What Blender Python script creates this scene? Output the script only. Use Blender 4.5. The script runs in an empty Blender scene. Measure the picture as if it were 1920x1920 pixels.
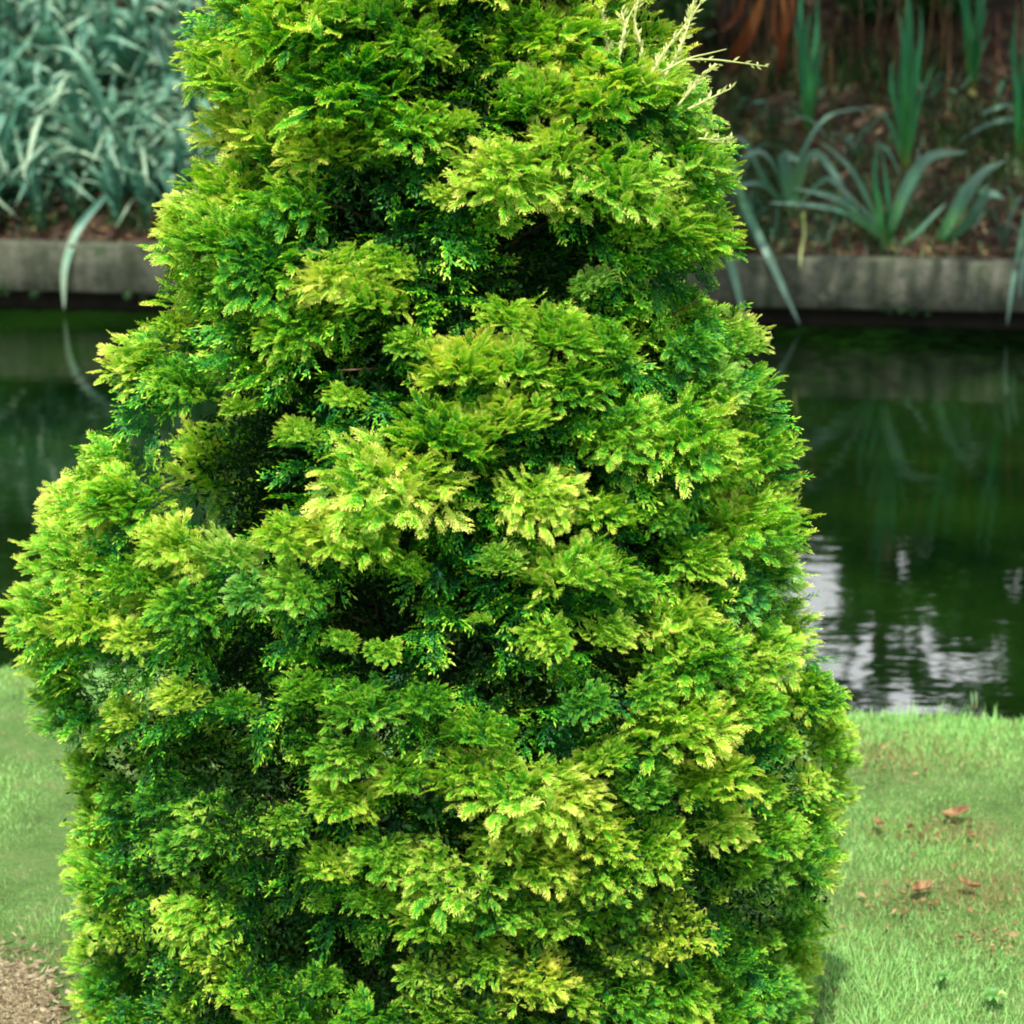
import bpy, math, random
import numpy as np
from mathutils import Vector, Matrix, Euler, noise

random.seed(7)
rng = np.random.default_rng(11)
R = math.radians
scene = bpy.context.scene
COL = scene.collection

# ------------------------------------------------------------------ camera
CAM_Z, PITCH, F = 1.8, R(17.0), 3850.0            # F: focal length in pixels of the 1920 px photograph
cam_d = bpy.data.cameras.new('camera')
cam = bpy.data.objects.new('camera', cam_d)
COL.objects.link(cam)
cam.location = (0, 0, CAM_Z)
cam.rotation_euler = (math.pi / 2 - PITCH, 0, 0)
cam_d.sensor_width = 36.0
cam_d.lens = 36.0 * F / 1920.0
cam_d.clip_end = 2000.0
cam_d.dof.use_dof = True
cam_d.dof.focus_distance = 2.85
cam_d.dof.aperture_fstop = 5.6
scene.camera = cam

# ------------------------------------------------------------------ world and sun
TO_SUN = Vector((-0.07, -0.43, 0.90)).normalized()
sun_el = math.asin(TO_SUN.z)
sun_az = math.atan2(TO_SUN.x, TO_SUN.y)
world = bpy.data.worlds.new('World')
scene.world = world
world.use_nodes = True
wn, wl = world.node_tree.nodes, world.node_tree.links
wn.clear()
w_out = wn.new('ShaderNodeOutputWorld')
w_bg = wn.new('ShaderNodeBackground')
w_bg.inputs['Strength'].default_value = 0.075
sky = wn.new('ShaderNodeTexSky')
sky.sky_type = 'NISHITA'
sky.sun_disc = False
sky.sun_elevation = sun_el
sky.sun_rotation = sun_az
w_tc = wn.new('ShaderNodeTexCoord')
w_n = wn.new('ShaderNodeTexNoise')
w_n.inputs['Scale'].default_value = 4.5
w_n.inputs['Detail'].default_value = 6.0
w_r = wn.new('ShaderNodeValToRGB')
w_r.color_ramp.elements[0].position = 0.49
w_r.color_ramp.elements[1].position = 0.57
w_m = wn.new('ShaderNodeMix')
w_m.data_type = 'RGBA'
w_m.inputs[7].default_value = (32.0, 32.8, 34.0, 1)
w_mp = wn.new('ShaderNodeMapping')
w_mp.inputs['Location'].default_value = (5.38, 2.94, 0)
wl.new(w_tc.outputs['Generated'], w_mp.inputs['Vector'])
wl.new(w_mp.outputs[0], w_n.inputs['Vector'])
wl.new(w_n.outputs['Fac'], w_r.inputs['Fac'])
wl.new(w_r.outputs['Color'], w_m.inputs[0])
wl.new(sky.outputs['Color'], w_m.inputs[6])
wl.new(w_m.outputs[2], w_bg.inputs['Color'])
wl.new(w_bg.outputs['Background'], w_out.inputs['Surface'])

sun_d = bpy.data.lights.new('sun', 'SUN')
sun_d.energy = 5.0
sun_d.angle = R(0.5)
sun_d.color = (1.0, 0.955, 0.87)
sun_o = bpy.data.objects.new('sun', sun_d)
COL.objects.link(sun_o)
sun_o.rotation_euler = TO_SUN.to_track_quat('Z', 'Y').to_euler()
sun_o.location = TO_SUN * 20

scene.view_settings.view_transform = 'Standard'
scene.view_settings.look = 'None'
scene.view_settings.exposure = 0.45
scene.view_settings.gamma = 1.0
scene.render.engine = 'CYCLES'
scene.cycles.filter_width = 1.9
scene.cycles.max_bounces = 8
scene.cycles.use_denoising = True


# ------------------------------------------------------------------ helpers
def ray(px, py):
    """unit-depth direction (world y = 1) of a photograph pixel"""
    x = (px - 960.0) / F
    a = PITCH + math.atan((py - 960.0) / F)
    c = math.cos(PITCH) - (py - 960.0) / F * math.sin(PITCH)
    return Vector((x / c, 1.0, -math.tan(a)))


def pt(px, py, D):
    r = ray(px, py)
    return Vector((r.x * D, D, CAM_Z + r.z * D))


def mesh_np(name, verts, quads=None, tris=None, attrs=None, smooth=False):
    verts = np.asarray(verts, dtype=np.float32)
    q = np.zeros((0, 4), np.int32) if quads is None else np.asarray(quads, np.int32)
    t = np.zeros((0, 3), np.int32) if tris is None else np.asarray(tris, np.int32)
    me = bpy.data.meshes.new(name)
    me.vertices.add(len(verts))
    me.vertices.foreach_set('co', verts.ravel())
    nl = q.size + t.size
    me.loops.add(nl)
    me.loops.foreach_set('vertex_index', np.concatenate([q.ravel(), t.ravel()]).astype(np.int32))
    me.polygons.add(len(q) + len(t))
    starts = np.concatenate([np.arange(len(q)) * 4, q.size + np.arange(len(t)) * 3]).astype(np.int32)
    me.polygons.foreach_set('loop_start', starts)
    if smooth:
        me.polygons.foreach_set('use_smooth', np.ones(len(q) + len(t), bool))
    for k, v in (attrs or {}).items():
        a = me.attributes.new(k, 'FLOAT', 'POINT')
        a.data.foreach_set('value', np.asarray(v, np.float32))
    me.update(calc_edges=True)
    me.validate()
    return me


def link(name, me, mat=None, parent=None, **props):
    o = bpy.data.objects.new(name, me)
    COL.objects.link(o)
    if mat is not None and me is not None and not me.materials:
        me.materials.append(mat)
    if parent is not None:
        o.parent = parent
    for k, v in props.items():
        o[k] = v
    return o


def thing(name, loc, label, category, group=None):
    o = bpy.data.objects.new(name, None)
    COL.objects.link(o)
    o.location = loc
    o.empty_display_size = 0.1
    o['label'] = label
    o['category'] = category
    if group:
        o['group'] = group
    return o


class MB:
    """collects pieces into one mesh"""
    def __init__(s):
        s.v, s.q, s.t, s.a, s.n = [], [], [], [], 0

    def add(s, v, q=None, t=None, a=None):
        v = np.asarray(v, float).reshape(-1, 3)
        s.v.append(v)
        if q is not None and len(q):
            s.q.append(np.asarray(q, int).reshape(-1, 4) + s.n)
        if t is not None and len(t):
            s.t.append(np.asarray(t, int).reshape(-1, 3) + s.n)
        s.a.append(np.zeros(len(v)) if a is None else np.broadcast_to(np.asarray(a, float), (len(v),)))
        s.n += len(v)

    def mesh(s, name, smooth=False):
        return mesh_np(name, np.concatenate(s.v), np.concatenate(s.q) if s.q else None,
                       np.concatenate(s.t) if s.t else None, {'tip': np.concatenate(s.a)}, smooth)


def tube(mb, pts, radii, seg=6, a=0.0):
    pts = [Vector(p) for p in pts]
    vs, qs = [], []
    for i, p in enumerate(pts):
        t = (pts[min(i + 1, len(pts) - 1)] - pts[max(i - 1, 0)]).normalized()
        u = t.orthogonal().normalized() if i == 0 else (u - t * u.dot(t)).normalized()
        w = t.cross(u)
        for k in range(seg):
            an = 2 * math.pi * k / seg
            vs.append(p + (u * math.cos(an) + w * math.sin(an)) * radii[i])
    for i in range(len(pts) - 1):
        for k in range(seg):
            qs.append((i * seg + k, i * seg + (k + 1) % seg, (i + 1) * seg + (k + 1) % seg, (i + 1) * seg + k))
    n = len(vs)
    vs += [pts[0], pts[-1]]
    ts = [(n, (k + 1) % seg, k) for k in range(seg)] + \
         [(n + 1, (len(pts) - 1) * seg + k, (len(pts) - 1) * seg + (k + 1) % seg) for k in range(seg)]
    mb.add([tuple(v) for v in vs], qs, ts, a)


def smooth_path(pts, n):
    """Catmull-Rom through pts"""
    P = [Vector(p) for p in pts]
    P = [P[0] * 2 - P[1]] + P + [P[-1] * 2 - P[-2]]
    out = []
    m = len(P) - 3
    for i in range(n + 1):
        f = i / n * m
        k = min(int(f), m - 1)
        t = f - k
        a, b, c, d = P[k:k + 4]
        out.append(0.5 * ((2 * b) + (c - a) * t + (2 * a - 5 * b + 4 * c - d) * t * t + (3 * b - a - 3 * c + d) * t ** 3))
    return out


def blade(mb, pts, width, face=(0, -1, 0.25), n=9, base=0.55, fold=0.22, twist=0.0, tpow=1.6, thick=0.0012):
    """a strap leaf with a midrib fold along pts; face: which way its flat side looks"""
    P = smooth_path(pts, n)
    face = Vector(face)
    vs, at, qs = [], [], []
    for i, p in enumerate(P):
        t = i / n
        tg = (P[min(i + 1, n)] - P[max(i - 1, 0)]).normalized()
        s = tg.cross(face)
        if s.length < 1e-4:
            s = tg.orthogonal()
        s.normalize()
        if twist:
            s = Matrix.Rotation(twist * t, 3, tg) @ s
        nn = s.cross(tg).normalized()
        w = width * 0.5 * (base + (1 - base) * min(1, t * 3.0)) * max(0.02, (1 - t ** (tpow * 2.2)) ** 0.8)
        vs += [p - s * w + nn * w * fold, p - s * w * 0.5 + nn * w * fold * 0.4, p,
               p + s * w * 0.5 + nn * w * fold * 0.4, p + s * w + nn * w * fold]
        at += [t] * 5
    for i in range(n):
        for k in range(4):
            qs.append((i * 5 + k, i * 5 + k + 1, (i + 1) * 5 + k + 1, (i + 1) * 5 + k))
    mb.add([tuple(v) for v in vs], qs, None, at)


def leaf_cloud(centers, n, size, rnd_seed, squash=.8, aspect=.5, hollow=.55):
    """n leaf-sized faces spread through the volume of blobs (x, y, z, r)"""
    g = np.random.default_rng(rnd_seed)
    C = np.array(centers)
    wgt = C[:, 3] ** 2
    idx = g.choice(len(C), n, p=wgt / wgt.sum())
    d = g.normal(size=(n, 3))
    d /= np.linalg.norm(d, axis=1)[:, None]
    rad = hollow + (1 - hollow) * g.random(n) ** .6
    lump = 1 + .22 * np.sin(d[:, 0] * 6 + idx) * np.sin(d[:, 1] * 5 + idx * 2)
    P = C[idx, :3] + d * (C[idx, 3] * rad * lump)[:, None] * np.array([1, 1, squash])
    a = g.normal(size=(n, 3)); a /= np.linalg.norm(a, axis=1)[:, None]
    nrm = d * .6 + g.normal(size=(n, 3)) * .7 + np.array([0, 0, .5])
    b = np.cross(nrm, a); b /= np.linalg.norm(b, axis=1)[:, None]
    ll = size * g.uniform(.6, 1.3, n)[:, None]
    V = np.stack([P - a * ll, P + b * ll * aspect, P + a * ll, P - b * ll * aspect], 1).reshape(-1, 3)
    Q = np.arange(n * 4).reshape(-1, 4)
    A = np.repeat(np.clip(g.normal(.5, .22, n), 0, 1), 4)
    return V, Q, A


# ------------------------------------------------------------------ materials
def new_mat(name):
    m = bpy.data.materials.new(name)
    m.use_nodes = True
    nt = m.node_tree
    nt.nodes.clear()
    return m, nt.nodes, nt.links


def ramp(nodes, stops):
    r = nodes.new('ShaderNodeValToRGB')
    e = r.color_ramp.elements
    e[0].position, e[0].color = stops[0][0], (*stops[0][1], 1)
    e[1].position, e[1].color = stops[-1][0], (*stops[-1][1], 1)
    for p, c in stops[1:-1]:
        x = e.new(p)
        x.color = (*c, 1)
    return r


def leaf_mat(name, stops, tint=(1, 1, 1), transl=0.35, rough=0.45, spec=0.35, nscale=60.0, nvar=0.35, object_shift=0.0, island=0.0, teal=False):
    """leaf: colour by the attribute «tip» (0 old, 1 young growth), varied by noise, object and leaf; a share of light passes"""
    m, N, L = new_mat(name)
    out = N.new('ShaderNodeOutputMaterial')
    at = N.new('ShaderNodeAttribute')
    at.attribute_name = 'tip'
    tc = N.new('ShaderNodeNewGeometry')
    nz = N.new('ShaderNodeTexNoise')
    nz.inputs['Scale'].default_value = nscale
    nz.inputs['Detail'].default_value = 2
    L.new(tc.outputs['Position'], nz.inputs['Vector'])
    ma = N.new('ShaderNodeMath'); ma.operation = 'MULTIPLY_ADD'
    ma.inputs[1].default_value = nvar * 2
    ma.inputs[2].default_value = -nvar
    L.new(nz.outputs['Fac'], ma.inputs[0])
    ad = N.new('ShaderNodeMath'); ad.operation = 'ADD'
    L.new(ma.outputs[0], ad.inputs[0]); L.new(at.outputs['Fac'], ad.inputs[1])
    last = ad
    if object_shift:
        oi = N.new('ShaderNodeObjectInfo')
        sp = N.new('ShaderNodeSeparateColor')
        L.new(oi.outputs['Color'], sp.inputs[0])
        mb_ = N.new('ShaderNodeMath'); mb_.operation = 'MULTIPLY_ADD'
        mb_.inputs[1].default_value = object_shift * 2
        mb_.inputs[2].default_value = -object_shift
        L.new(sp.outputs[0], mb_.inputs[0])
        a2 = N.new('ShaderNodeMath'); a2.operation = 'ADD'
        L.new(last.outputs[0], a2.inputs[0]); L.new(mb_.outputs[0], a2.inputs[1])
        last = a2
    if island:
        mi = N.new('ShaderNodeMath'); mi.operation = 'MULTIPLY_ADD'
        mi.inputs[1].default_value = island * 2
        mi.inputs[2].default_value = -island
        L.new(tc.outputs['Random Per Island'], mi.inputs[0])
        a3 = N.new('ShaderNodeMath'); a3.operation = 'ADD'
        L.new(last.outputs[0], a3.inputs[0]); L.new(mi.outputs[0], a3.inputs[1])
        last = a3
    rp = ramp(N, stops)
    L.new(last.outputs[0], rp.inputs['Fac'])
    if teal:                                                # bluish bloom with shade painted in on some boughs, from the object's colour
        tm = N.new('ShaderNodeMix')
        tm.data_type = 'RGBA'
        tm.blend_type = 'MULTIPLY'
        tm.inputs[7].default_value = (0.60, 0.85, 4.5, 1)
        L.new(sp.outputs[2], tm.inputs[0])
        L.new(rp.outputs['Color'], tm.inputs[6])
        col = tm.outputs[2]
    else:
        col = rp.outputs['Color']
    bs = N.new('ShaderNodeBsdfPrincipled')
    bs.inputs['Roughness'].default_value = rough
    bs.inputs['Specular IOR Level'].default_value = spec
    L.new(col, bs.inputs['Base Color'])
    tr = N.new('ShaderNodeBsdfTranslucent')
    hs = N.new('ShaderNodeHueSaturation')
    hs.inputs['Hue'].default_value = 0.49
    hs.inputs['Saturation'].default_value = 1.15
    hs.inputs['Value'].default_value = 1.15
    L.new(col, hs.inputs['Color'])
    L.new(hs.outputs['Color'], tr.inputs['Color'])
    mx = N.new('ShaderNodeMixShader')
    mx.inputs['Fac'].default_value = transl
    L.new(bs.outputs[0], mx.inputs[1]); L.new(tr.outputs[0], mx.inputs[2])
    L.new(mx.outputs[0], out.inputs['Surface'])
    return m


def ground_mat(name, stops, scale=6.0, detail=8.0, rough=0.9, bump=0.6, bscale=60.0, bdist=0.02):
    m, N, L = new_mat(name)
    out = N.new('ShaderNodeOutputMaterial')
    g = N.new('ShaderNodeNewGeometry')
    nz = N.new('ShaderNodeTexNoise')
    nz.inputs['Scale'].default_value = scale
    nz.inputs['Detail'].default_value = detail
    nz.inputs['Roughness'].default_value = 0.65
    L.new(g.outputs['Position'], nz.inputs['Vector'])
    rp = ramp(N, stops)
    L.new(nz.outputs['Fac'], rp.inputs['Fac'])
    bs = N.new('ShaderNodeBsdfPrincipled')
    bs.inputs['Roughness'].default_value = rough
    bs.inputs['Specular IOR Level'].default_value = 0.2
    L.new(rp.outputs['Color'], bs.inputs['Base Color'])
    n2 = N.new('ShaderNodeTexNoise')
    n2.inputs['Scale'].default_value = bscale
    n2.inputs['Detail'].default_value = 6
    L.new(g.outputs['Position'], n2.inputs['Vector'])
    bp = N.new('ShaderNodeBump')
    bp.inputs['Strength'].default_value = bump
    bp.inputs['Distance'].default_value = bdist
    L.new(n2.outputs['Fac'], bp.inputs['Height'])
    L.new(bp.outputs['Normal'], bs.inputs['Normal'])
    L.new(bs.outputs[0], out.inputs['Surface'])
    return m


M_cyp = leaf_mat('golden_cypress_foliage', [(0.0, (0.006, 0.070, 0.018)), (0.30, (0.018, 0.21, 0.018)),
                 (0.52, (0.10, 0.46, 0.012)), (0.74, (0.38, 0.70, 0.025)), (1.0, (0.82, 0.80, 0.14))],
                 transl=0.32, rough=0.5, spec=0.3, nscale=9.0, nvar=0.50, object_shift=0.24, island=0.12, teal=True)
M_inner = leaf_mat('shaded_inner_foliage', [(0.0, (0.006, 0.022, 0.005)), (0.5, (0.014, 0.052, 0.009)), (1.0, (0.06, 0.045, 0.018))], transl=.1, rough=.9, spec=.05, nscale=20, nvar=.4)  # inner foliage, its colour darkened to deepen the shade in the hollows
M_twig = ground_mat('cypress_bark', [(0.3, (0.07, 0.035, 0.02)), (0.7, (0.16, 0.10, 0.06))], scale=30, bscale=90)
M_twig_pale = leaf_mat('pale_twig', [(0.0, (0.26, 0.34, 0.07)), (1.0, (0.60, 0.62, 0.24))], transl=0.15, nvar=0.3)
M_glauc = leaf_mat('blue_green_leaf', [(0.0, (0.03, 0.11, 0.045)), (0.3, (0.04, 0.15, 0.10)), (0.62, (0.08, 0.22, 0.14)), (0.82, (0.17, 0.33, 0.22)), (1.0, (0.32, 0.46, 0.30))],
                   transl=0.2, rough=0.45, spec=0.4, nscale=9.0, nvar=0.40, object_shift=0.3)
M_iris = leaf_mat('iris_leaf', [(0.0, (0.26, 0.30, 0.05)), (0.18, (0.05, 0.24, 0.05)), (0.6, (0.02, 0.17, 0.065)), (1.0, (0.05, 0.19, 0.09))],
                  transl=0.3, rough=0.4, spec=0.4, nscale=12.0, nvar=0.15)
M_sage = leaf_mat('grey_green_leaf', [(0.0, (0.08, 0.24, 0.07)), (0.4, (0.06, 0.17, 0.10)), (1.0, (0.18, 0.30, 0.22))],
                  transl=0.2, rough=0.4, spec=0.5, nscale=12.0, nvar=0.3)
M_rust = leaf_mat('withered_leaf', [(0.0, (0.05, 0.02, 0.01)), (0.5, (0.22, 0.06, 0.015)), (1.0, (0.42, 0.16, 0.04))],
                  transl=0.25, nscale=14.0, nvar=0.35)
M_dark = leaf_mat('shade_shrub_leaf', [(0.0, (0.012, 0.045, 0.012)), (0.6, (0.03, 0.10, 0.022)), (1.0, (0.11, 0.17, 0.05))],
                  transl=0.25, nscale=5.0, nvar=0.4)
M_tree = leaf_mat('tree_leaf', [(0.0, (0.02, 0.08, 0.012)), (0.6, (0.04, 0.15, 0.02)), (1.0, (0.10, 0.24, 0.03))],
                  transl=0.3, nscale=3.0, nvar=0.4)
M_grass = leaf_mat('lawn_grass', [(0.0, (0.30, 0.17, 0.08)), (0.22, (0.40, 0.34, 0.15)), (0.36, (0.30, 0.46, 0.13)), (0.62, (0.28, 0.60, 0.17)), (1.0, (0.50, 0.78, 0.30))],
                   transl=0.3, rough=0.5, spec=0.3, nscale=90.0, nvar=0.08)
M_litter = leaf_mat('leaf_litter', [(0.0, (0.035, 0.018, 0.010)), (0.5, (0.13, 0.060, 0.035)), (0.8, (0.20, 0.12, 0.05)), (1.0, (0.34, 0.28, 0.13))],
                    transl=0.1, rough=0.8, spec=0.15, nscale=40, nvar=0.1)
M_bark = ground_mat('tree_bark', [(0.3, (0.05, 0.035, 0.025)), (0.7, (0.15, 0.11, 0.08))], scale=8, bscale=30)
M_soil = ground_mat('bed_soil', [(0.25, (0.025, 0.016, 0.010)), (0.5, (0.085, 0.056, 0.038)), (0.75, (0.16, 0.11, 0.075))], scale=14, bscale=45, bump=1.0, bdist=0.05)
M_lawn = ground_mat('lawn_soil', [(0.3, (0.07, 0.12, 0.03)), (0.5, (0.10, 0.20, 0.045)), (0.75, (0.20, 0.22, 0.09))], scale=9, bscale=120, bump=1.0)
M_mud = ground_mat('bank_mud', [(0.3, (0.006, 0.006, 0.003)), (0.7, (0.02, 0.017, 0.010))], scale=9)
M_conc = ground_mat('weathered_edging', [(0.25, (0.05, 0.06, 0.04)), (0.42, (0.10, 0.105, 0.08)), (0.55, (0.19, 0.18, 0.15)), (0.62, (0.11, 0.13, 0.08)), (0.78, (0.06, 0.10, 0.045))],
                    scale=7, detail=12, bscale=55, bump=0.8, bdist=0.015)


def stain(mat):
    """dark runs and lichen on the edging face, grain along the sleeper"""
    N, L = mat.node_tree.nodes, mat.node_tree.links
    bs = [n for n in N if n.type == 'BSDF_PRINCIPLED'][0]
    rp = [n for n in N if n.type == 'VALTORGB'][0]
    g = N.new('ShaderNodeNewGeometry')
    mp = N.new('ShaderNodeMapping')
    mp.inputs['Scale'].default_value = (9, 9, 1.2)
    L.new(g.outputs['Position'], mp.inputs['Vector'])
    nz = N.new('ShaderNodeTexNoise')
    nz.inputs['Scale'].default_value = 1.6
    nz.inputs['Detail'].default_value = 7
    nz.inputs['Roughness'].default_value = .7
    L.new(mp.outputs[0], nz.inputs['Vector'])
    r2 = ramp(N, [(.36, (.30, .36, .26)), (.5, (.44, .50, .42)), (.68, (.74, .75, .70))])
    L.new(nz.outputs['Fac'], r2.inputs['Fac'])
    m = N.new('ShaderNodeMix'); m.data_type = 'RGBA'; m.blend_type = 'MULTIPLY'
    m.inputs[0].default_value = 1.0
    L.new(rp.outputs['Color'], m.inputs[6]); L.new(r2.outputs['Color'], m.inputs[7])
    L.new(m.outputs[2], bs.inputs['Base Color'])


stain(M_conc)


def water_mat():
    m, N, L = new_mat('pond_water')
    out = N.new('ShaderNodeOutputMaterial')
    g = N.new('ShaderNodeNewGeometry')
    mp = N.new('ShaderNodeMapping')
    mp.inputs['Scale'].default_value = (1.0, 2.2, 1.0)
    L.new(g.outputs['Position'], mp.inputs['Vector'])
    nz = N.new('ShaderNodeTexNoise')
    nz.inputs['Scale'].default_value = 5.0
    nz.inputs['Detail'].default_value = 3
    L.new(mp.outputs[0], nz.inputs['Vector'])
    bp = N.new('ShaderNodeBump')
    bp.inputs['Strength'].default_value = 0.12
    bp.inputs['Distance'].default_value = 0.008
    L.new(nz.outputs['Fac'], bp.inputs['Height'])
    n2 = N.new('ShaderNodeTexNoise')
    n2.inputs['Scale'].default_value = 1.6
    n2.inputs['Detail'].default_value = 4
    L.new(g.outputs['Position'], n2.inputs['Vector'])
    rp = ramp(N, [(0.35, (0.001, 0.006, 0.001)), (0.65, (0.005, 0.019, 0.002))])
    L.new(n2.outputs['Fac'], rp.inputs['Fac'])
    bs = N.new('ShaderNodeBsdfDiffuse')
    L.new(rp.outputs['Color'], bs.inputs['Color'])
    gl = N.new('ShaderNodeBsdfGlossy')
    gl.inputs['Roughness'].default_value = 0.03
    L.new(bp.outputs['Normal'], gl.inputs['Normal'])
    mx = N.new('ShaderNodeMixShader')
    mx.inputs['Fac'].default_value = 0.22
    L.new(bs.outputs[0], mx.inputs[1]); L.new(gl.outputs[0], mx.inputs[2])
    L.new(mx.outputs[0], out.inputs['Surface'])
    return m


M_water = water_mat()

# ------------------------------------------------------------------ terrain
WATER_Z = -0.135
KSL = (9.12 - 9.58) / (1.9 + 2.35)                 # far edging runs slightly towards us on the right


def edge_far(x):
    return 9.58 + (x + 2.35) * KSL


def edge_near(x):
    return 4.44 - 0.13 * x + 0.018 * math.sin(x * 5.1) + 0.012 * math.sin(x * 13.7 + 1)


def bank_z(x, y):
    d = y - edge_far(x) - 0.10
    if d < 0:
        return 0.10
    z = 0.10 + 0.43 * d if d < 3.2 else 0.10 + 0.43 * 3.2 + 0.05 * (d - 3.2)
    return z + 0.05 * noise.noise(Vector((x * 2.1, y * 2.1, 0))) * min(1, d * 3) + 0.02 * noise.noise(Vector((x * 9, y * 9, 3)))


def bank_hit(px, py):
    r = ray(px, py)
    D = 9.0
    while D < 25:
        if CAM_Z + r.z * D <= bank_z(r.x * D, D):
            break
        D += 0.01
    return Vector((r.x * D, D, bank_z(r.x * D, D)))


def sheet(name, xs, ys, fn, mat, **props):
    vs = [(x, *fn(x, y)) for y in ys for x in xs]
    nx = len(xs)
    q = [(j * nx + i, j * nx + i + 1, (j + 1) * nx + i + 1, (j + 1) * nx + i) for j in range(len(ys) - 1) for i in range(nx - 1)]
    return link(name, mesh_np(name, vs, q, smooth=True), mat, None, **props)


fine = lambda a, b, s: list(np.arange(a, b + 1e-6, s))
sheet('ground', [-300, 300], [-300, 300], lambda x, y: (y, -0.9), M_mud, kind='structure', label='dark earth under the garden')
xs_l = [-200, -40, -12] + fine(-5, 5, 0.1) + [12, 40, 200]


def lawn_fn(x, t):
    e = edge_near(max(-6, min(6, x)))
    if t <= 1.0:
        y = e - (1 - t) * (1 - t) * 60 - (1 - t) * 3
        z = 0.012 * noise.noise(Vector((x * 3, y * 3, 0))) - 0.015 * max(0, 1 - (e - y) / 0.10)
        return (y, z)
    return (e + 0.03 * (t - 1) + 0.01 * math.sin(x * 9), -0.02 - 0.5 * (t - 1))


sheet('lawn', xs_l, fine(0, 0.9, 0.1) + fine(0.92, 1.0, 0.01) + [1.1, 1.5, 2.2, 2.7], lawn_fn, M_lawn, kind='structure', label='short green lawn running down to the pond')
xs_b = [-200, -40, -12] + fine(-5, 5, 0.07) + [12, 40, 200]
ys_b = [0.0] + fine(0.02, 3.8, 0.07) + [5, 8, 15, 40, 190]
sheet('planting_bed', xs_b, ys_b, lambda x, d: (edge_far(max(-12, min(12, x))) + 0.08 + d, bank_z(max(-12, min(12, x)), edge_far(max(-12, min(12, x))) + 0.08 + d)), M_soil,
      kind='structure', label='brown mulched bed sloping up behind the pond edging')
sheet('pond_water', [-200, 200], [3.5, 12.5], lambda x, y: (y, WATER_Z), M_water, kind='structure', label='dark still green pond water')

# far edging: weathered sleepers over a recessed dark wall
edging = thing('pond_edging', (0, edge_far(0), 0), 'low weathered grey edging of long sleepers between pond and planting bed', 'edging')


def box_mesh(name, lx, ly, lz, bev, seed, seg=40):
    """long sleeper with worn, slightly wavy arrises"""
    rnd = random.Random(seed)
    prof = [(-ly / 2, -lz / 2 + bev), (-ly / 2, lz / 2 - bev), (-ly / 2 + bev, lz / 2), (ly / 2 - bev, lz / 2), (ly / 2, lz / 2 - bev), (ly / 2, -lz / 2 + bev),
            (ly / 2 - bev, -lz / 2), (-ly / 2 + bev, -lz / 2)]
    vs, qs = [], []
    for i in range(seg + 1):
        x = -lx / 2 + lx * i / seg
        for k, (y, z) in enumerate(prof):
            j = 0.006 * noise.noise(Vector((x * 3, k * 3.7, seed))) + 0.003 * noise.noise(Vector((x * 17, k * 3.7, seed)))
            vs.append((x, y + j, z + j))
    n = len(prof)
    for i in range(seg):
        for k in range(n):
            qs.append((i * n + k, i * n + (k + 1) % n, (i + 1) * n + (k + 1) % n, (i + 1) * n + k))
    ts = []
    for i in (0, seg):
        c = len(vs)
        vs.append((-lx / 2 + lx * i / seg, 0, 0))
        for k in range(n):
            ts.append((c, i * n + k, i * n + (k + 1) % n) if i else (c, i * n + (k + 1) % n, i * n + k))
    return mesh_np(name, vs, qs, ts)


ang = math.atan(KSL)
x0 = -13.85
for i in range(10):
    lx = 2.7
    cx = x0 + lx * i + lx / 2
    o = link('sleeper', box_mesh('sleeper', lx - 0.012, 0.125, 0.225, 0.008, i), M_conc, edging)
    o.location = (cx, edge_far(cx) - edge_far(0) + 0.062, 0.075 + 0.004 * math.sin(i * 2.3))
    o.rotation_euler = (0.01 * math.sin(i * 1.7), 0, ang)
mbw = MB()
mbw.add([(-14, edge_far(-14) - edge_far(0) + 0.10, -0.5), (14, edge_far(14) - edge_far(0) + 0.10, -0.5),
         (14, edge_far(14) - edge_far(0) + 0.10, 0.0), (-14, edge_far(-14) - edge_far(0) + 0.10, 0.0),
         (-14, edge_far(-14) - edge_far(0) + 0.14, -0.5), (14, edge_far(14) - edge_far(0) + 0.14, -0.5),
         (14, edge_far(14) - edge_far(0) + 0.14, 0.0), (-14, edge_far(-14) - edge_far(0) + 0.14, 0.0)],
        [(0, 1, 2, 3), (4, 7, 6, 5), (3, 2, 6, 7)])
link('retaining_wall', mbw.mesh('retaining_wall'), M_mud, edging)
fr0 = random.Random(12)
mc = []
for i in range(260):
    x = fr0.uniform(-3.4, 3.6)
    if math.sin(x * 3.1) + math.sin(x * 7.7 + 1) + fr0.uniform(-.6, .6) < 0:
        continue
    mc.append((x, edge_far(x) - edge_far(0) + fr0.uniform(-.004, .02), fr0.uniform(-.055, -.02), fr0.uniform(.012, .03)))
gv, gq, ga = leaf_cloud(mc, 9000, .007, 3, .8, .5, .2)
link('moss_fringe', mesh_np('moss_fringe', gv, gq, None, {'tip': ga * .6}), M_dark, edging, kind='stuff')
# lump of mortar hanging under the edging
p = pt(1552, 560, edge_far(1.35) - 0.012)
mbl = MB()
pts_l = []
for i in range(7):
    t = i / 6
    pts_l.append((p.x - 0.045 + 0.09 * t, p.y, p.z + 0.006 * math.sin(i * 2)))
tube(mbl, pts_l, [0.012, 0.034, 0.040, 0.030, 0.038, 0.033, 0.012], 8)
o = link('mortar_lump', mbl.mesh('mortar_lump', True), M_conc, edging)
o.location = -Vector((0, edge_far(0), 0))


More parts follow.
